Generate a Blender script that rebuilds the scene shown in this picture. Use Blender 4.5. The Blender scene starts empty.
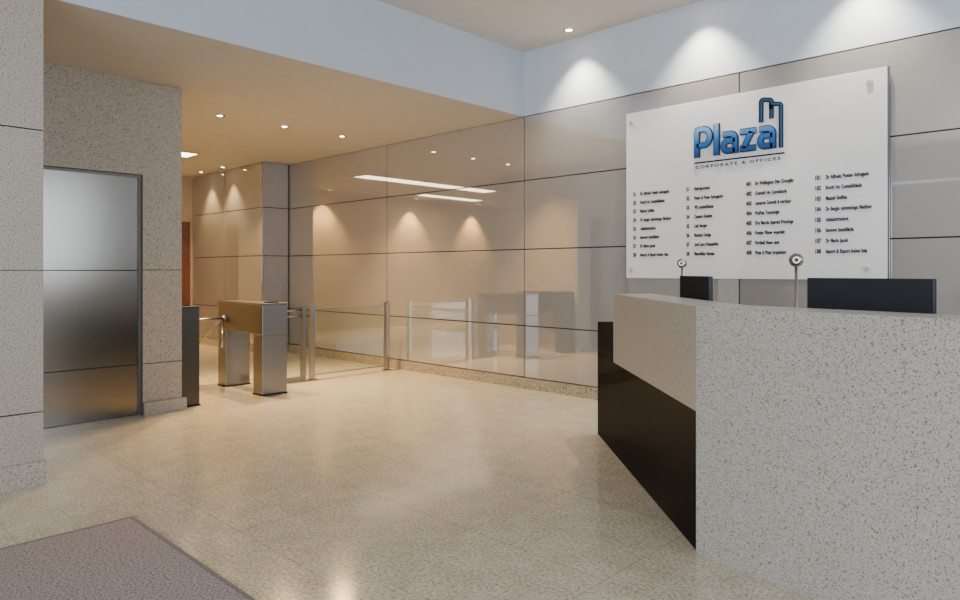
import bpy, bmesh, math
from mathutils import Vector, Matrix
S = bpy.context.scene
COL = S.collection

# ------------------------------------------------------------------ materials
def newmat(name):
    m = bpy.data.materials.new(name); m.use_nodes = True
    nt = m.node_tree; nt.nodes.clear()
    out = nt.nodes.new('ShaderNodeOutputMaterial')
    return m, nt, out
def N(nt, t, **kw):
    n = nt.nodes.new(t)
    for k, v in kw.items():
        if k.startswith('_'): setattr(n, k[1:], v)
        else: n.inputs[k.replace('__', ' ')].default_value = v
    return n
def L(nt, a, b): nt.links.new(a, b)
def plain(name, col, rough=.5, metal=0., noise=0.04, coat=0., spec=.5, nscale=6.):
    m, nt, out = newmat(name)
    p = N(nt, 'ShaderNodeBsdfPrincipled', Roughness=rough, Metallic=metal)
    p.inputs['Coat Weight'].default_value = coat
    p.inputs['Coat Roughness'].default_value = .05
    p.inputs['Specular IOR Level'].default_value = spec
    tc = N(nt, 'ShaderNodeTexCoord'); nz = N(nt, 'ShaderNodeTexNoise', Scale=nscale, Detail=4.)
    L(nt, tc.outputs['Object'], nz.inputs['Vector'])
    r = N(nt, 'ShaderNodeValToRGB')
    r.color_ramp.elements[0].position = .3; r.color_ramp.elements[1].position = .7
    r.color_ramp.elements[0].color = tuple(c*(1-noise) for c in col)+(1,)
    r.color_ramp.elements[1].color = tuple(min(1, c*(1+noise)) for c in col)+(1,)
    L(nt, nz.outputs['Fac'], r.inputs['Fac']); L(nt, r.outputs['Color'], p.inputs['Base Color'])
    L(nt, p.outputs[0], out.inputs[0])
    return m
def granite(name, base, dark, light, scale=60., rough=.35, thr=.40, amount=1., spots=30.):
    m, nt, out = newmat(name)
    tc = N(nt, 'ShaderNodeTexCoord')
    p = N(nt, 'ShaderNodeBsdfPrincipled', Roughness=rough)
    p.inputs['Specular IOR Level'].default_value = .3
    n1 = N(nt, 'ShaderNodeTexNoise', Scale=scale, Detail=3., Roughness=.6)
    L(nt, tc.outputs['Object'], n1.inputs['Vector'])
    r1 = N(nt, 'ShaderNodeValToRGB')
    e = r1.color_ramp.elements
    e[0].position = thr-.05; e[0].color = dark+(1,)
    e[1].position = thr; e[1].color = base+(1,)
    x = e.new(.54); x.color = base+(1,)
    x = e.new(.64); x.color = light+(1,)
    L(nt, n1.outputs['Fac'], r1.inputs['Fac'])
    v = N(nt, 'ShaderNodeTexVoronoi', Scale=spots)
    L(nt, tc.outputs['Object'], v.inputs['Vector'])
    r2 = N(nt, 'ShaderNodeValToRGB')
    r2.color_ramp.elements[0].position = .14; r2.color_ramp.elements[0].color = (1, 1, 1, 1)
    r2.color_ramp.elements[1].position = .26; r2.color_ramp.elements[1].color = (0, 0, 0, 1)
    L(nt, v.outputs['Distance'], r2.inputs['Fac'])
    sc = N(nt, 'ShaderNodeMath', _operation='MULTIPLY'); sc.inputs[1].default_value = amount
    L(nt, r2.outputs['Color'], sc.inputs[0])
    mx = N(nt, 'ShaderNodeMix', _data_type='RGBA')
    L(nt, sc.outputs[0], mx.inputs['Factor']); L(nt, r1.outputs['Color'], mx.inputs['A'])
    mx.inputs['B'].default_value = tuple((a+b)/2 for a, b in zip(base, dark))+(1,)
    L(nt, mx.outputs['Result'], p.inputs['Base Color'])
    L(nt, p.outputs[0], out.inputs[0])
    return m
def emit(name, col, s):
    m, nt, out = newmat(name)
    e = N(nt, 'ShaderNodeEmission', Color=col+(1,), Strength=s)
    L(nt, e.outputs[0], out.inputs[0]); return m
def glassmat(name, tint=(.93, .96, .94), fac=.08, rough=.02):
    m, nt, out = newmat(name)
    t = N(nt, 'ShaderNodeBsdfTransparent', Color=tint+(1,))
    g = N(nt, 'ShaderNodeBsdfGlossy', Roughness=rough)
    mx = N(nt, 'ShaderNodeMixShader'); mx.inputs[0].default_value = fac
    L(nt, t.outputs[0], mx.inputs[1]); L(nt, g.outputs[0], mx.inputs[2]); L(nt, mx.outputs[0], out.inputs[0])
    return m
def lacquer(name, col, fac=.2, rough=.02):
    m, nt, out = newmat(name)
    d = N(nt, 'ShaderNodeBsdfDiffuse')
    tc = N(nt, 'ShaderNodeTexCoord'); nz = N(nt, 'ShaderNodeTexNoise', Scale=1.3, Detail=2.)
    L(nt, tc.outputs['Object'], nz.inputs['Vector'])
    r = N(nt, 'ShaderNodeValToRGB')
    r.color_ramp.elements[0].color = tuple(c*.96 for c in col)+(1,)
    r.color_ramp.elements[1].color = tuple(c*1.03 for c in col)+(1,)
    L(nt, nz.outputs['Fac'], r.inputs['Fac']); L(nt, r.outputs['Color'], d.inputs['Color'])
    g = N(nt, 'ShaderNodeBsdfGlossy', Roughness=rough)
    mx = N(nt, 'ShaderNodeMixShader'); mx.inputs[0].default_value = fac
    L(nt, d.outputs[0], mx.inputs[1]); L(nt, g.outputs[0], mx.inputs[2]); L(nt, mx.outputs[0], out.inputs[0])
    return m
def brushed(name, col, rough=.3, stretch=(1, 1, 60)):
    m, nt, out = newmat(name)
    p = N(nt, 'ShaderNodeBsdfPrincipled', Metallic=1., Roughness=rough)
    tc = N(nt, 'ShaderNodeTexCoord'); mp = N(nt, 'ShaderNodeMapping'); mp.inputs['Scale'].default_value = stretch
    nz = N(nt, 'ShaderNodeTexNoise', Scale=6., Detail=5.)
    L(nt, tc.outputs['Object'], mp.inputs[0]); L(nt, mp.outputs[0], nz.inputs['Vector'])
    r = N(nt, 'ShaderNodeValToRGB')
    r.color_ramp.elements[0].color = tuple(c*.9 for c in col)+(1,)
    r.color_ramp.elements[1].color = tuple(min(1, c*1.08) for c in col)+(1,)
    L(nt, nz.outputs['Fac'], r.inputs['Fac']); L(nt, r.outputs['Color'], p.inputs['Base Color'])
    L(nt, p.outputs[0], out.inputs[0]); return m
def vgrad(name, cols, z0, z1, rough=.25):
    """printed logo colour running from one blue to another over the letter height"""
    m, nt, out = newmat(name)
    p = N(nt, 'ShaderNodeBsdfPrincipled', Roughness=rough)
    tc = N(nt, 'ShaderNodeTexCoord'); sp = N(nt, 'ShaderNodeSeparateXYZ'); L(nt, tc.outputs['Object'], sp.inputs[0])
    mr = N(nt, 'ShaderNodeMapRange'); mr.inputs['From Min'].default_value = z0; mr.inputs['From Max'].default_value = z1
    L(nt, sp.outputs['Z'], mr.inputs['Value'])
    r = N(nt, 'ShaderNodeValToRGB')
    r.color_ramp.elements[0].color = cols[0]+(1,); r.color_ramp.elements[1].color = cols[-1]+(1,)
    if len(cols) == 3: x = r.color_ramp.elements.new(.5); x.color = cols[1]+(1,)
    L(nt, mr.outputs['Result'], r.inputs['Fac']); L(nt, r.outputs['Color'], p.inputs['Base Color'])
    L(nt, p.outputs[0], out.inputs[0]); return m

M_panel = lacquer('lacquered_glass', (.365, .35, .335), .38, .02)
M_pmatte = plain('satin_side_panel', (.32, .32, .33), .45, spec=.3)
M_joint = plain('dark_joint', (.02, .02, .02), .7, spec=.2)
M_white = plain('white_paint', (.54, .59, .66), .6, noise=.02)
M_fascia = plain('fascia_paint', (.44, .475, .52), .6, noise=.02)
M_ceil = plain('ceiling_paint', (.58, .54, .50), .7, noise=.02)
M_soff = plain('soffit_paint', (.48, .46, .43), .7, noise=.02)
M_gran = granite('wall_granite', (.36, .31, .25), (.14, .105, .075), (.43, .38, .315), 105., .4, .42, .6, 40.)
M_base = granite('baseboard_granite', (.40, .33, .23), (.15, .11, .07), (.50, .43, .32), 60., .3, .43, .6, 30.)
M_desk = granite('desk_granite', (.39, .36, .31), (.15, .12, .09), (.45, .425, .375), 140., .35, .43, .55, 60.)
M_steel = brushed('brushed_steel', (.23, .215, .20), .30)
M_steel_shade = brushed('shaded_steel', (.09, .085, .08), .35)  # shaded copy of the turnstile steel, shade put into the colour
M_door = brushed('elevator_steel', (.27, .24, .205), .19, (60, 60, 1))
M_frame = plain('door_frame_steel', (.14, .13, .12), .45, .6, 0.04)
M_chrome = plain('chrome', (.75, .75, .76), .12, 1., 0.02)
M_satin = plain('satin_steel', (.34, .32, .30), .28, 1., 0.04)
M_dark = lacquer('dark_laminate', (.008, .006, .005), .05, .08)
M_black = lacquer('black_plastic', (.026, .027, .031), .02, .3)
M_screen = plain('display_glass', (.01, .01, .012), .1)
M_wood = plain('brown_wood', (.16, .05, .02), .4, 0, .2, nscale=12)
M_acr = lacquer('frosted_acrylic', (.84, .83, .83), .15, .05)
M_navy = plain('navy_letters', (.006, .012, .030), .3, 0, .05)
M_blue = vgrad('blue_letters', [(.010, .045, .16), (.025, .14, .44), (.22, .44, .74)], 1.12, 1.40)
M_text = plain('dark_text', (.02, .02, .025), .5)
M_text2 = plain('grey_text', (.06, .06, .07), .5)
M_glass = glassmat('clear_glass')
M_lamp = emit('lamp_lens', (1, .86, .62), 45.)
M_strip = emit('strip_diffuser', (1, .82, .54), 11.)
M_work = plain('worktop_laminate', (.25, .24, .23), .4)

def floor_mat():
    m, nt, out = newmat('floor_granite')
    tc = N(nt, 'ShaderNodeTexCoord')
    p = N(nt, 'ShaderNodeBsdfPrincipled', Roughness=.16)
    p.inputs['Specular IOR Level'].default_value = .75
    n1 = N(nt, 'ShaderNodeTexNoise', Scale=58., Detail=6., Roughness=.85)
    L(nt, tc.outputs['Object'], n1.inputs['Vector'])
    r1 = N(nt, 'ShaderNodeValToRGB'); e = r1.color_ramp.elements
    e[0].position = .36; e[0].color = (.23, .185, .115, 1)
    e[1].position = .64; e[1].color = (.84, .78, .65, 1)
    x = e.new(.45); x.color = (.50, .44, .325, 1)
    x = e.new(.55); x.color = (.67, .61, .48, 1)
    L(nt, n1.outputs['Fac'], r1.inputs['Fac'])
    n2 = N(nt, 'ShaderNodeTexNoise', Scale=6., Detail=5., Roughness=.65)
    L(nt, tc.outputs['Object'], n2.inputs['Vector'])
    r2 = N(nt, 'ShaderNodeValToRGB')
    r2.color_ramp.elements[0].position = .35; r2.color_ramp.elements[0].color = (.84, .83, .81, 1)
    r2.color_ramp.elements[1].position = .65; r2.color_ramp.elements[1].color = (1, 1, 1, 1)
    L(nt, n2.outputs['Fac'], r2.inputs['Fac'])
    mx = N(nt, 'ShaderNodeMix', _data_type='RGBA', _blend_type='MULTIPLY'); mx.inputs['Factor'].default_value = 1
    L(nt, r1.outputs['Color'], mx.inputs['A']); L(nt, r2.outputs['Color'], mx.inputs['B'])
    b = N(nt, 'ShaderNodeTexBrick', _offset=0., _squash=1.)
    b.inputs['Scale'].default_value = 1.; b.inputs['Brick Width'].default_value = .84; b.inputs['Row Height'].default_value = .84
    b.inputs['Mortar Size'].default_value = .004; b.inputs['Mortar Smooth'].default_value = .3
    b.inputs['Color1'].default_value = (.965, .965, .965, 1); b.inputs['Color2'].default_value = (1, 1, 1, 1)
    b.inputs['Mortar'].default_value = (.74, .71, .68, 1)
    L(nt, tc.outputs['Object'], b.inputs['Vector'])
    m2 = N(nt, 'ShaderNodeMix', _data_type='RGBA', _blend_type='MULTIPLY'); m2.inputs['Factor'].default_value = 1
    L(nt, mx.outputs['Result'], m2.inputs['A']); L(nt, b.outputs['Color'], m2.inputs['B'])
    L(nt, m2.outputs['Result'], p.inputs['Base Color'])
    rr = N(nt, 'ShaderNodeMapRange'); rr.inputs['To Min'].default_value = .07; rr.inputs['To Max'].default_value = .20
    L(nt, n1.outputs['Fac'], rr.inputs['Value']); L(nt, rr.outputs['Result'], p.inputs['Roughness'])
    L(nt, p.outputs[0], out.inputs[0]); return m
M_floor = floor_mat()
M_mat = granite('mat_pile', (.31, .26, .25), (.15, .12, .115), (.42, .365, .35), 95., .8, .45, .4, 70.)
M_matb = plain('mat_border', (.18, .155, .15), .7, nscale=80, noise=.3)

# ------------------------------------------------------------------ mesh helpers
def add_box(bm, b, mi=0):
    x0, x1, y0, y1, z0, z1 = b
    vs = [bm.verts.new(c) for c in ((x0,y0,z0),(x1,y0,z0),(x1,y1,z0),(x0,y1,z0),(x0,y0,z1),(x1,y0,z1),(x1,y1,z1),(x0,y1,z1))]
    for f in ((0,3,2,1),(4,5,6,7),(0,1,5,4),(1,2,6,5),(2,3,7,6),(3,0,4,7)):
        bm.faces.new([vs[i] for i in f]).material_index = mi
def add_prism(bm, pts, z0, z1, mi=0):
    a = sum(pts[i][0]*pts[(i+1)%len(pts)][1]-pts[(i+1)%len(pts)][0]*pts[i][1] for i in range(len(pts)))
    if a < 0: pts = pts[::-1]
    lo = [bm.verts.new((x, y, z0)) for x, y in pts]; hi = [bm.verts.new((x, y, z1)) for x, y in pts]
    n = len(pts)
    bm.faces.new(lo[::-1]).material_index = mi; bm.faces.new(hi).material_index = mi
    for i in range(n): bm.faces.new((lo[i], lo[(i+1)%n], hi[(i+1)%n], hi[i])).material_index = mi
def add_cyl(bm, p0, p1, r, seg=20, r2=None):
    p0, p1 = Vector(p0), Vector(p1); d = p1-p0
    mt = Matrix.Translation((p0+p1)/2) @ d.to_track_quat('Z', 'Y').to_matrix().to_4x4()
    bmesh.ops.create_cone(bm, cap_ends=True, segments=seg, radius1=r, radius2=r if r2 is None else r2, depth=d.length, matrix=mt)
def add_sph(bm, c, r, seg=24):
    bmesh.ops.create_uvsphere(bm, u_segments=seg, v_segments=seg//2, radius=r, matrix=Matrix.Translation(c))
def obj(name, bm, mats, parent=None, loc=(0,0,0), bevel=0, smooth=False, label=None):
    me = bpy.data.meshes.new(name); bm.to_mesh(me); bm.free()
    for m in (mats if isinstance(mats, (list, tuple)) else [mats]): me.materials.append(m)
    if smooth:
        for p in me.polygons: p.use_smooth = len(p.vertices) <= 4
    o = bpy.data.objects.new(name, me); COL.objects.link(o)
    o.location = loc
    if parent: o.parent = parent
    if bevel:
        b = o.modifiers.new('bevel', 'BEVEL'); b.width = bevel; b.segments = 2; b.limit_method = 'ANGLE'
    if label: o['label'] = label
    return o
def boxes(name, bl, mat, **kw):
    bm = bmesh.new()
    for b in bl: add_box(bm, b)
    return obj(name, bm, mat, **kw)
def struct(o, label=None, cat=None):
    o['kind'] = 'structure'
    if label: o['label'] = label
    if cat: o['category'] = cat
    return o
def root(name, loc, label, cat, group=None, rz=0):
    e = bpy.data.objects.new(name, None); e.empty_display_size = .1; COL.objects.link(e)
    e.location = loc; e.rotation_euler = (0, 0, rz)
    e['label'] = label; e['category'] = cat
    if group: e['group'] = group
    return e

# ------------------------------------------------------------------ room shell
XF, YB = -5.10, 6.03
ZL, ZH = 3.127, 3.866
XE = -12.95
struct(boxes('floor', [(-13.2, 4.2, -4.2, 6.3, -.1, 0)], M_floor), 'polished beige speckled granite tile floor', 'floor')
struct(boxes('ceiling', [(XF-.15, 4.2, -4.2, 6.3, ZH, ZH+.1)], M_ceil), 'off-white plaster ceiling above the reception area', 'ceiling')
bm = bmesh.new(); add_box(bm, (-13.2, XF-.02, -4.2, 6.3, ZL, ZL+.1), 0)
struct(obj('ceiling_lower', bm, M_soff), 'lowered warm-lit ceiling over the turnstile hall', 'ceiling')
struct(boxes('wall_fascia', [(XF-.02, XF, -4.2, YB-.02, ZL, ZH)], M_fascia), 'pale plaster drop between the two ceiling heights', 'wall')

def panel_wall(name, xe, ze, y, g=.012, th=.02):
    bm = bmesh.new()
    for i in range(len(xe)-1):
        for j in range(len(ze)-1):
            add_box(bm, (xe[i]+g/2, xe[i+1]-g/2, y-th, y, ze[j]+g/2, ze[j+1]-g/2), 0)
    add_box(bm, (xe[0], xe[-1], y, y+.1, 0, ze[-1]+(ZH-ZL if xe[-1] > 0 else 0)), 1)
    return bm
ZE = [.127, .72, 1.60, 2.39, 3.127]
bm = panel_wall('w', [-10.28, -7.63, -5.10, -2.58, -.06, 2.46, 4.2], ZE, YB)
struct(obj('wall_back', bm, [M_panel, M_joint]), 'glossy beige lacquered glass panel wall with thin dark joints', 'wall')
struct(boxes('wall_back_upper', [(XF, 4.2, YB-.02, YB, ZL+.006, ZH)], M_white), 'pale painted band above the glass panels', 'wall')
struct(boxes('baseboard_back', [(-10.28, 4.2, YB-.04, YB, 0, .121)], M_base), 'speckled granite skirting', 'baseboard')
bm = bmesh.new()
g = .012
for j in range(4):
    for xa, xb in ((XE, -11.6), (-11.6, -10.28)):
        add_box(bm, (xa+g/2, xb-g/2, 5.53, 5.55, ZE[j]+g/2, ZE[j+1]-g/2), 0)
    add_box(bm, (-10.28, -10.26, 5.55, YB-.04, ZE[j]+g/2, ZE[j+1]-g/2), 2)
add_box(bm, (XE, -10.28, 5.55, YB+.1, 0, ZL), 1)
struct(obj('wall_column', bm, [M_panel, M_joint, M_pmatte]), 'projecting wall box clad in lacquered glass', 'wall')
struct(boxes('baseboard_column', [(XE, -10.24, 5.51, 5.55, 0, .121), (-10.28, -10.24, 5.55, YB-.04, 0, .121)], M_base), 'speckled granite skirting', 'baseboard')
struct(boxes('wall_left', [(XE-.1, XE, -4.2, 4.60, 0, ZL), (XE-.1, XE, 5.50, 6.1, 0, ZL), (XE-.1, XE, 4.60, 5.50, 2.28, ZL)], plain('beige_paint', (.48, .38, .26), .4)), 'beige wall at the end of the hall', 'wall')
bm = bmesh.new()
add_box(bm, (XE-.06, XE-.02, 4.60, 5.50, 0, 2.28))
for z0, z1 in ((.2, 1.0), (1.15, 2.1)): add_box(bm, (XE-.02, XE-.01, 4.72, 5.38, z0, z1))
struct(obj('door_2', bm, M_wood), 'dark brown wooden door', 'door')
# street side walls with glazing (behind the viewer): added dark sill below the glass
struct(boxes('wall_right', [(4.1, 4.2, -4.2, 6.1, 3.5, ZH), (4.1, 4.2, -4.2, -3.6, .9, 3.5), (4.1, 4.2, 5.2, 6.1, .9, 3.5)], M_white), 'white wall around the street window', 'wall')
struct(boxes('trim_1', [(4.0, 4.2, -4.2, 6.0, 0, .9)], plain('dark_reflection_sill', (.02, .02, .022), .6, spec=.2)), 'added dark sill, reflected as a dark band in elevator door', 'trim')  # unseen sill, added to give the elevator door a dark reflected band
struct(boxes('wall_front', [(-13.2, -2.0, -4.2, -4.1, 0, ZL), (-5.1, 4.1, -4.2, -4.1, 3.2, ZH), (3.4, 4.1, -4.2, -4.1, 0, 3.2)], plain('front_wall_paint', (.40, .36, .32), .6)), 'beige wall around the entrance glazing', 'wall')

def slabs(bm, x0, x1, y0, y1, zs, g=.008):
    for a, b in zip(zs[:-1], zs[1:]): add_box(bm, (x0, x1, y0, y1, a+(g/2 if a > 0 else 0), b-g/2), 0)
bm = bmesh.new()
slabs(bm, -6.78, -6.70, 2.40, 2.76, [0, .48, 1.36, ZL])
slabs(bm, -6.78, -6.70, -2.0, 1.15, [0, .48, 1.36, 2.25, ZL])
add_box(bm, (-6.78, -6.70, 1.15, 2.40, 2.25, ZL), 0)
add_box(bm, (-8.6, -6.78, -2.0, 2.64, 0, ZL), 1)
struct(obj('wall_elevator', bm, [M_gran, plain('shaft_paint', (.38, .31, .23), .6)]), 'speckled granite wall around the elevator', 'wall')
struct(boxes('baseboard_elevator', [(-6.70, -6.665, 2.40, 2.795, 0, .12), (-6.70, -6.665, -2.0, 1.15, 0, .12)], M_gran), 'granite plinth', 'baseboard')
bm = bmesh.new()
for z0, z1 in ((0.005, .472), (.48, 1.352), (1.36, 2.225)): add_box(bm, (-6.775, -6.755, 1.19, 2.375, z0, z1), 0)
add_box(bm, (-6.778, -6.775, 1.16, 2.39, 0, 2.24), 1)
for b in ((-6.775, -6.735, 1.155, 1.19, 0, 2.245), (-6.775, -6.735, 2.375, 2.395, 0, 2.245), (-6.775, -6.735, 1.19, 2.375, 2.225, 2.245)): add_box(bm, b, 2)
struct(obj('door_1', bm, [M_door, M_joint, M_frame]), 'brushed stainless steel elevator door', 'door')
bm = bmesh.new()
slabs(bm, -5.45, -5.0, .35, 1.19, [0, .46, 1.355, 2.24, ZL, ZH])
struct(obj('wall_pillar', bm, M_gran), 'speckled granite clad pillar with thin joints', 'wall')
struct(boxes('baseboard_pillar', [(-5.0, -4.985, .35, 1.205, 0, .15), (-5.45, -5.0, 1.19, 1.205, 0, .15)], M_gran), 'granite plinth', 'baseboard')

# ------------------------------------------------------------------ floor mat
r = root('entrance_mat', (-2.318, .126, 0), 'mottled pinkish-grey entrance mat with thin dark edging', 'mat')
boxes('mat_pile', [(-1.62, 1.62, -1.22, 1.22, .001, .010)], M_mat, parent=r)
boxes('mat_border', [(-1.64, 1.64, 1.221, 1.24, .001, .012), (-1.64, 1.64, -1.24, -1.221, .001, .012), (-1.64, -1.621, -1.221, 1.221, .001, .012), (1.621, 1.64, -1.221, 1.221, .001, .012)], M_matb, parent=r, label='dark edging')

# ------------------------------------------------------------------ reception desk
P1 = Vector((-1.536, 3.085)); P2 = Vector((-3.238, 4.746)); P3 = Vector((-2.805, 4.324))
n1 = Vector((.6984, .7157)); n2 = Vector((.196, .980)); F = Vector((.980, -.196))
P4 = P1+2.0*F
def cor(w): return P1+w*(n1+n2)/(1+n1.dot(n2))
W = .28
Lc = lambda *ps: [(p.x-P1.x, p.y-P1.y) for p in ps]
r = root('reception_desk', (P1.x, P1.y, 0), 'large angled reception desk in speckled granite with dark lower panel', 'reception desk')
bm = bmesh.new()
add_prism(bm, Lc(P3, P1, cor(W), P3+W*n1), .675, 1.181)
add_prism(bm, Lc(P1, P4, P4+W*n2, cor(W)), 0, 1.181)
bmesh.ops.remove_doubles(bm, verts=bm.verts, dist=1e-5)
obj('counter', bm, M_desk, parent=r, label='light grey speckled granite counter and front')
bm = bmesh.new()
e = .006
add_prism(bm, Lc(cor(e), P2+e*n1, P2+W*n1, cor(W)), 0, .674)
obj('lower_panel', bm, M_dark, parent=r, label='glossy near-black lower panel')
bm = bmesh.new()
d = (P2-P3).normalized()
add_prism(bm, Lc(P3+e*n1+.001*d, P2+e*n1, P2+W*n1, P3+W*n1+.001*d), .675, .93)
obj('end_block', bm, M_dark, parent=r, label='dark raised end of the base')
bm = bmesh.new()
add_prism(bm, Lc(P3+(W+.001)*n1, cor(W+.001), cor(.88), P3+.88*n1), .72, .75)
add_prism(bm, Lc(cor(W+.001), P4+(W+.001)*n2, P4+.88*n2, cor(.88)), .72, .75)
obj('worktop', bm, M_work, parent=r, label='grey inner worktop')
bm = bmesh.new()
add_prism(bm, Lc(P3+(W+.002)*n1, P3+(W+.002)*n1-.03*d, P3+.86*n1-.03*d, P3+.86*n1), 0, .719)
obj('support_panel', bm, M_dark, parent=r)
bm = bmesh.new()
add_prism(bm, Lc(P4+(W+.002)*n2-.03*F, P4+(W+.002)*n2, P4+.86*n2, P4+.86*n2-.03*F), 0, .719)
obj('support_panel', bm, M_dark, parent=r)

# ------------------------------------------------------------------ monitors
def monitor(loc, rz, label):
    r = root('computer_monitor', loc, label, 'computer monitor', 'monitors on the reception desk', rz)
    bm = bmesh.new(); add_box(bm, (-.285, .285, -.012, .015, .21, .565)); add_box(bm, (-.12, .12, -.030, -.012, .24, .42))
    obj('casing', bm, M_black, parent=r, bevel=.004)
    boxes('display', [(-.275, .275, .0155, .018, .225, .552)], M_screen, parent=r)
    bm = bmesh.new(); add_box(bm, (-.035, .035, -.055, -.031, .015, .36))
    obj('neck', bm, M_black, parent=r, bevel=.003)
    bm = bmesh.new(); add_cyl(bm, (0, -.03, .0), (0, -.03, .014), .11, 32)
    obj('base', bm, M_black, parent=r)
monitor((-.915, 3.545, .751), math.atan2(-.196, .98), 'black flat monitor seen from the back behind the granite front')
monitor((-2.155, 4.315, .751), math.atan2(-1.651, 1.692), 'black flat monitor turned edge-on above the angled counter')
def webcam(loc, rz, h, label):
    r = root('desk_webcam', loc, label, 'webcam', 'webcams on the reception desk', rz)
    bm = bmesh.new(); add_sph(bm, (0, 0, h), .036); obj('camera_ball', bm, M_satin, parent=r, smooth=True)
    bm = bmesh.new(); add_cyl(bm, (0, -.032, h), (0, -.040, h), .017, 24); obj('lens_ring', bm, M_satin, parent=r)
    bm = bmesh.new(); add_cyl(bm, (0, -.0405, h), (0, -.043, h), .011, 24); obj('lens', bm, M_black, parent=r, label='dark round lens')
    bm = bmesh.new(); add_cyl(bm, (0, 0, .012), (0, 0, h-.034), .0075, 12); obj('stem', bm, M_satin, parent=r, smooth=True)
    bm = bmesh.new(); add_cyl(bm, (0, 0, 0), (0, 0, .012), .05, 28, .045); obj('base', bm, M_satin, parent=r)
webcam((-1.267, 3.643, .751), .35, .655, 'silver ball webcam on a thin stem beside the monitor')
webcam((-2.387, 4.577, .751), .35, .655, 'silver ball webcam on a stem near the counter end')

# ------------------------------------------------------------------ directory sign
SX = -2.56
ZB = 1.28
r = root('directory_sign', (SX, 5.975, ZB), 'white frosted acrylic tenant directory board with blue logo lettering', 'sign')
boxes('board', [(-1.16, 1.16, -.006, .006, 0, 1.65)], M_acr, parent=r, bevel=.003)
boxes('board_edge_shadow', [(1.1605, 1.172, -.007, .016, 0, 1.65)], plain('edge_shadow_grey', (.10, .10, .11), .3), parent=r, label='dark strip as painted shadow at the side edge')  # dark strip painting the shadow along the right edge of the board
for i, (x, z) in enumerate(((-1.10, .08), (1.02, .09), (-1.10, 1.55), (1.04, 1.55))):
    bm = bmesh.new(); add_cyl(bm, (x, -.007, z), (x, -.020, z), .025, 28, .020); add_cyl(bm, (x, .007, z), (x, .034, z), .016, 20)
    obj('standoff', bm, plain('bright_metal', (.55, .56, .58), .35, .4, 0.02), parent=r, smooth=False, label='silver standoff screw')
def text_me(body, size, ext, off=0., sx=1., width=None, space=1.):
    c = bpy.data.curves.new('t', 'FONT'); c.body = body; c.size = size; c.extrude = ext; c.offset = off; c.space_character = space
    c.resolution_u = 3
    o = bpy.data.objects.new('t', c); COL.objects.link(o)
    dg = bpy.context.evaluated_depsgraph_get(); dg.update()
    me = bpy.data.meshes.new_from_object(o.evaluated_get(dg))
    bpy.data.objects.remove(o, do_unlink=True); bpy.data.curves.remove(c)
    xs = [v.co.x for v in me.vertices]
    if width: sx = width/(max(xs)-min(xs))
    for v in me.vertices: v.co = Vector(((v.co.x-min(xs))*sx, -v.co.z, v.co.y))
    return me
def put_text(bm, me, x, z, y=-.008):
    k = len(bm.verts)
    bm.from_mesh(me); bm.verts.ensure_lookup_table()
    for v in bm.verts[k:]: v.co += Vector((x, y, z))
    bpy.data.meshes.remove(me)
def arc(cx, cz, rx, rz, a0, a1, n=20):
    return [(cx+rx*math.cos(math.radians(a0+(a1-a0)*i/n)), cz+rz*math.sin(math.radians(a0+(a1-a0)*i/n))) for i in range(n+1)]
def ribbon(bm, pts, w, y0, y1):
    P = []
    for p in pts:
        p = Vector(p)
        if not P or (p-P[-1]).length > 1e-4: P.append(p)
    n = len(P); Lf, Rt = [], []
    for i in range(n):
        pa = (P[i]-P[i-1]).normalized() if i > 0 else (P[1]-P[0]).normalized()
        pb = (P[i+1]-P[i]).normalized() if i < n-1 else pa
        t = (pa+pb).normalized(); nn = Vector((-t.y, t.x)); k = (w/2)/max(.40, nn.dot(Vector((-pa.y, pa.x))))
        Lf.append(P[i]+nn*k); Rt.append(P[i]-nn*k)
    V = [[bm.verts.new((p.x, y, p.y)) for p in row] for row in (Lf, Rt) for y in (y0, y1)]
    for i in range(n-1):
        j = i+1
        bm.faces.new((V[0][i], V[0][j], V[2][j], V[2][i])); bm.faces.new((V[1][i], V[3][i], V[3][j], V[1][j]))
        bm.faces.new((V[0][i], V[1][i], V[1][j], V[0][j])); bm.faces.new((V[2][i], V[2][j], V[3][j], V[3][i]))
    for i in (0, n-1): bm.faces.new((V[0][i], V[2][i], V[3][i], V[1][i]))
sw = .058
xh, cap = .208, .285
def glyph(ch, x):
    h = sw/2
    if ch == 'P':
        z1 = cap-h; z0 = cap*.38; rr = (z1-z0)/2
        return [[(x+h, 0), (x+h, z1-.018), (x+h+.006, z1-.005), (x+h+.02, z1), (x+.10, z1)]+arc(x+.10, (z1+z0)/2, .055, rr, 90, -90)+[(x+h, z0)]], .190
    if ch == 'l': return [[(x+h, 0), (x+h, cap+.005)]], .066
    if ch == 'a':
        wd = .165
        return [[(x+.020, xh-h), (x+wd-.075, xh-h)]+arc(x+wd-.075, xh-h-.046, .046, .046, 90, 0, 10)+[(x+wd-h, 0)],
                [(x+wd-h, xh*.57), (x+.064, xh*.57)]+arc(x+.064, (xh*.57+h)/2, .034, (xh*.57-h)/2, 90, 270, 12)+[(x+wd-h, h)]], wd+.008
    if ch == 'z': return [[(x+.005, xh-h), (x+.148, xh-h)], [(x+.005, h), (x+.148, h)], [(x+.110, xh-h*1.2), (x+.038, h*1.2)]], .156
def draw_word(w, y0, y1):
    bm = bmesh.new(); x = 0
    for ch in 'Plaza':
        st, adv = glyph(ch, x)
        for pts in st: ribbon(bm, [(p[0]+LX, p[1]+LZ) for p in pts], w, y0, y1)
        x += adv
    bmesh.ops.recalc_face_normals(bm, faces=bm.faces)
    return bm
LX, LZ = -2.985-SX, 2.400-ZB
obj('logo_lettering', draw_word(sw, -.024, -.007), M_navy, parent=r, label='raised heavy navy letters')
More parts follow.
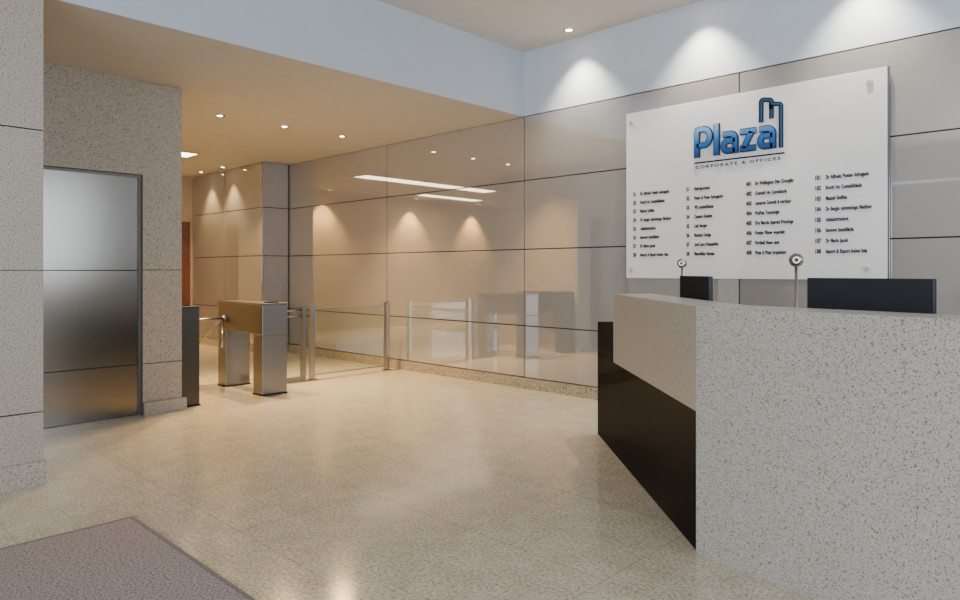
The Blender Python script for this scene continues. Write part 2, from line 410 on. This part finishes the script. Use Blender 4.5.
obj('logo_face', draw_word(sw*.72, -.028, -.0245), M_blue, parent=r, label='blue shaded letter faces')
bm = bmesh.new(); add_box(bm, (-2.985-SX, -2.17-SX, -.012, -.007, 2.347-ZB, 2.360-ZB)); obj('logo_line', bm, M_navy, parent=r)
bm = bmesh.new(); put_text(bm, text_me('CORPORATE & OFFICES', .037, .001, .0010, width=.77, space=1.5), -2.975-SX, 2.300-ZB); obj('logo_subtitle', bm, M_text2, parent=r)
bx, bz = -2.366-SX, 2.640-ZB
A = [(bx, bz), (bx, bz+.155)]+arc(bx+.020, bz+.175, .020, .020, 180, 100, 6)+arc(bx+.068, bz+.165, .020, .020, 70, 0, 6)+[(bx+.088, bz+.02)]
B = [(bx+.088, bz+.10)]+arc(bx+.105, bz+.125, .017, .020, 180, 100, 6)+arc(bx+.146, bz+.115, .022, .022, 70, 0, 6)+[(bx+.168, bz-.24)]
bm = bmesh.new()
ribbon(bm, A, .040, -.016, -.007); ribbon(bm, B, .038, -.016, -.007)
bmesh.ops.recalc_face_normals(bm, faces=bm.faces)
obj('logo_emblem', bm, M_navy, parent=r, label='bold rounded outline of two towers')
bm = bmesh.new()
ribbon(bm, [(p[0]+.003, p[1]) for p in A], .012, -.019, -.0165); ribbon(bm, [(p[0]+.003, p[1]) for p in B], .014, -.019, -.0165)
bmesh.ops.recalc_face_normals(bm, faces=bm.faces)
obj('emblem_inlay', bm, plain('emblem_blue', (.02, .08, .20), .3), parent=r, label='blue inlay line')
cols = [
 (-3.640, ['21','22','23','24','25','26','27','28'], ['Dr Alfredo Franks Advogado','Escritório Contabilidade','Mazzei Gráfica','Dr Sergio odontologo Medicos','Administradora','Imovest Imobiliária','Dr Mario Jacob','Import & Export bolsas ltda']),
 (-3.068, ['31','32','33','34','35','36','37','38'], ['Nutrigourmet','Potes & Potes Advogados','WJ contabilidade','Camara Estetica','Luiz Borges','Mundus Design','José Lara Psicanalista','Maravilhas Bureau']),
 (-2.500, ['401','402','403','404','405','406','407','408'], ['Dr Wellington Dias Cirurgião','Consultório Consultoria','Lamarca Consult & serviços','PraFlex Tecnologia','Dra Marcia Apareci Psicologa','Pontes Filmes especiais','Porthall Neno casa','Pizza & Pizza Arquitetos']),
 (-1.924, ['101','102','103','104','105','106','107','108'], ['Dr Alfredo Pontes Advogado','Escritório Contabilidade','Mazzei Gráfica','Dr Sergio odontologo Medicos','Administradora','Imovest Imobiliária','Dr Mario Jacob','Import & Export bolsas ltda']),
]
for x, nums, names in cols:
    for k, (a, b) in enumerate(zip(nums, names)):
        z = 2.10-ZB-k*.0865
        bm = bmesh.new(); put_text(bm, text_me(a, .050, .0008, .0026, sx=.60, space=1.1), x-SX, z)
        obj('room_number', bm, M_text, parent=r)
        bm = bmesh.new(); put_text(bm, text_me(b, .043, .0008, .0026, sx=.55, space=1.12), x-SX+.080, z+.002)
        obj('tenant_name', bm, M_text, parent=r)

# ------------------------------------------------------------------ turnstiles
def turnstile(loc, arms, label, mt):
    r = root('turnstile', loc, label, 'turnstile', 'turnstiles at the hall entrance')
    bm = bmesh.new(); add_box(bm, (-.525, .525, -.15, .15, .66, .985)); obj('cabinet', bm, mt, parent=r, bevel=.008)
    boxes('lid', [(-.53, .53, -.155, .155, .987, 1.0)], mt, parent=r, bevel=.004)
    for x0, x1 in ((-.525, -.325), (.325, .525)):
        bm = bmesh.new(); add_box(bm, (x0, x1, -.15, .15, .012, .659)); obj('leg', bm, mt, parent=r, bevel=.006)
        boxes('foot', [(x0-.008, x1+.008, -.158, .158, 0, .011)], M_joint, parent=r)
    boxes('card_reader', [(.40, .50, -.06, .06, 1.001, 1.012)], M_black, parent=r, label='black reader plate')
    if arms:
        bm = bmesh.new(); add_cyl(bm, (-.35, -.151, .80), (-.35, -.18, .79), .04, 28, .035); obj('rotor_hub', bm, M_steel, parent=r)
        c = Vector((-.35, -.175, .80))
        for dv in ((0, -1, 0), (.66, -.34, -.67), (-.66, -.34, -.67)):
            dv = Vector(dv).normalized(); bm = bmesh.new(); add_cyl(bm, c, c+dv*.44, .012, 16); add_sph(bm, c+dv*.44, .012, 16)
            obj('arm', bm, M_satin, parent=r, smooth=True, label='slim steel tripod arm')
turnstile((-7.325, 3.81, 0), True, 'stainless steel tripod turnstile on two legs with open middle', M_steel)
turnstile((-7.325, 2.83, 0), False, 'steel turnstile end coloured as in shade, tucked beside the granite pier', M_steel_shade)
r = root('glass_barrier', (-7.38, 4.29, 0), 'low glass barrier with steel rails beside the turnstile', 'barrier')
boxes('pane', [(-.005, .005, -.305, .30, .06, .86)], M_glass, parent=r, label='clear glass pane')
for z in (.87, .80):
    bm = bmesh.new(); add_cyl(bm, (0, -.31, z), (0, .30, z), .010, 16)
    obj('rail', bm, M_satin, parent=r, smooth=True)
bm = bmesh.new(); add_box(bm, (-.03, .03, .20, .25, 0, .92)); obj('post', bm, M_steel, parent=r, bevel=.003)
boxes('bottom_rail', [(-.02, .02, -.305, .20, 0.0, .06)], M_steel, parent=r)
r = root('swing_gate', (-7.38, 5.225, 0), 'glass swing gate framed in steel between two posts', 'gate')
for y in (-.585, .585):
    bm = bmesh.new(); add_box(bm, (-.03, .03, y-.03, y+.03, 0.011, .94)); obj('post', bm, M_satin, parent=r, bevel=.004, label='flat steel post')
    boxes('post_foot', [(-.05, .05, y-.05, y+.05, 0, .010)], M_satin, parent=r)
boxes('pane', [(-.005, .005, -.520, .520, .07, .87)], M_glass, parent=r, label='clear glass pane')
for z in (.872, .055):
    boxes('rail', [(-.010, .010, -.55, .55, z, z+.013)], M_satin, parent=r)

# ------------------------------------------------------------------ ceiling lights
def spot(loc, target, energy, angle, col, blend=.7, rad=.03):
    l = bpy.data.lights.new('spot', 'SPOT'); l.energy = energy; l.spot_size = math.radians(angle); l.spot_blend = blend; l.color = col; l.shadow_soft_size = rad
    o = bpy.data.objects.new('spot_lamp', l); COL.objects.link(o); o.location = loc
    o.rotation_euler = (Vector(target)-Vector(loc)).to_track_quat('-Z', 'Y').to_euler()
    return o
def downlight(x, y, z, energy, angle, col, group, label, blend=.7, tgt=(0, 0), rad=.03):
    r = root('downlight', (x, y, z), label, 'ceiling light', group)
    bm = bmesh.new()
    n = 32
    rings = [(.034, -.002), (.040, -.012), (.055, -.010), (.058, 0)]
    vv = [[bm.verts.new((a*math.cos(2*math.pi*i/n), a*math.sin(2*math.pi*i/n), b)) for i in range(n)] for a, b in rings]
    for k in range(3):
        for i in range(n): bm.faces.new((vv[k][i], vv[k][(i+1)%n], vv[k+1][(i+1)%n], vv[k+1][i]))
    obj('trim_ring', bm, M_chrome, parent=r, smooth=True)
    bm = bmesh.new(); add_cyl(bm, (0, 0, -.001), (0, 0, -.006), .034, 28); obj('lens', bm, M_lamp, parent=r, label='glowing lens')
    spot((x, y, z-.03), (x+tgt[0], y+tgt[1], z-2), energy, angle, col, blend, rad)
WARM = (1, .66, .30); WW = (1, .90, .74)
for x in (-4.28, -2.90, -1.55, -.20):
    downlight(x, 5.76, ZH, 220, 90, WW, 'downlights washing the panel wall', 'small recessed downlight washing the wall', .95, (0, .12))
for y in (3.54, 4.36, 5.20):
    downlight(-7.55, y, ZL, 640, 108, WARM, 'downlights in the lowered ceiling', 'small recessed warm downlight above the turnstiles', 1., (.45, -.35), .1)
for x in (-12.1, -11.26):
    downlight(x, 5.33, ZL, 150, 76, WARM, 'downlights in the lowered ceiling', 'small recessed warm downlight washing the column')
for y in (-1.05, 1.1, 3.6):
    downlight(-12.70, y, ZL, 620, 84, WARM, 'downlights in the lowered ceiling', 'small recessed warm downlight washing the end wall')
def strip(x0, x1, y0, y1):
    r = root('light_panel', ((x0+x1)/2, (y0+y1)/2, ZL), 'long warm white recessed ceiling light panel', 'ceiling light', 'long ceiling light panels')
    hx, hy = (x1-x0)/2, (y1-y0)/2
    boxes('diffuser', [(-hx, hx, -hy, hy, -.012, -.001)], M_strip, parent=r, label='glowing diffuser')
    boxes('frame', [(-hx-.02, -hx-.001, -hy, hy, -.016, 0), (hx+.001, hx+.02, -hy, hy, -.016, 0), (-hx-.02, hx+.02, -hy-.02, -hy-.001, -.016, 0), (-hx-.02, hx+.02, hy+.001, hy+.02, -.016, 0)], M_chrome, parent=r)
strip(-10.62, -10.22, .9, 4.45)
strip(-12.15, -11.8, -.3, 1.6)

def area(loc, target, sx, sy, energy, col):
    l = bpy.data.lights.new('daylight', 'AREA'); l.shape = 'RECTANGLE'; l.size = sx; l.size_y = sy; l.energy = energy; l.color = col
    o = bpy.data.objects.new('daylight', l); COL.objects.link(o); o.location = loc
    o.rotation_euler = (Vector(target)-Vector(loc)).to_track_quat('-Z', 'Y').to_euler()
area((4.25, .8, 2.2), (0, .8, 2.2), 8.6, 2.5, 340, (.72, .85, 1))
area((.7, -4.25, 1.6), (.7, 0, 1.6), 5.3, 3.1, 390, (.80, .89, 1))

w = bpy.data.worlds.new('World'); S.world = w; w.use_nodes = True
bg = w.node_tree.nodes['Background']; bg.inputs[0].default_value = (.75, .86, 1, 1); bg.inputs[1].default_value = .8

# ------------------------------------------------------------------ camera
c = bpy.data.cameras.new('Camera'); c.sensor_width = 36; c.lens = 683/960*36; c.shift_y = -29/960
o = bpy.data.objects.new('Camera', c); COL.objects.link(o)
o.location = (0, 0, 1.35); o.rotation_euler = (math.radians(90), 0, math.radians(44.02))
c.clip_start = .05
S.camera = o
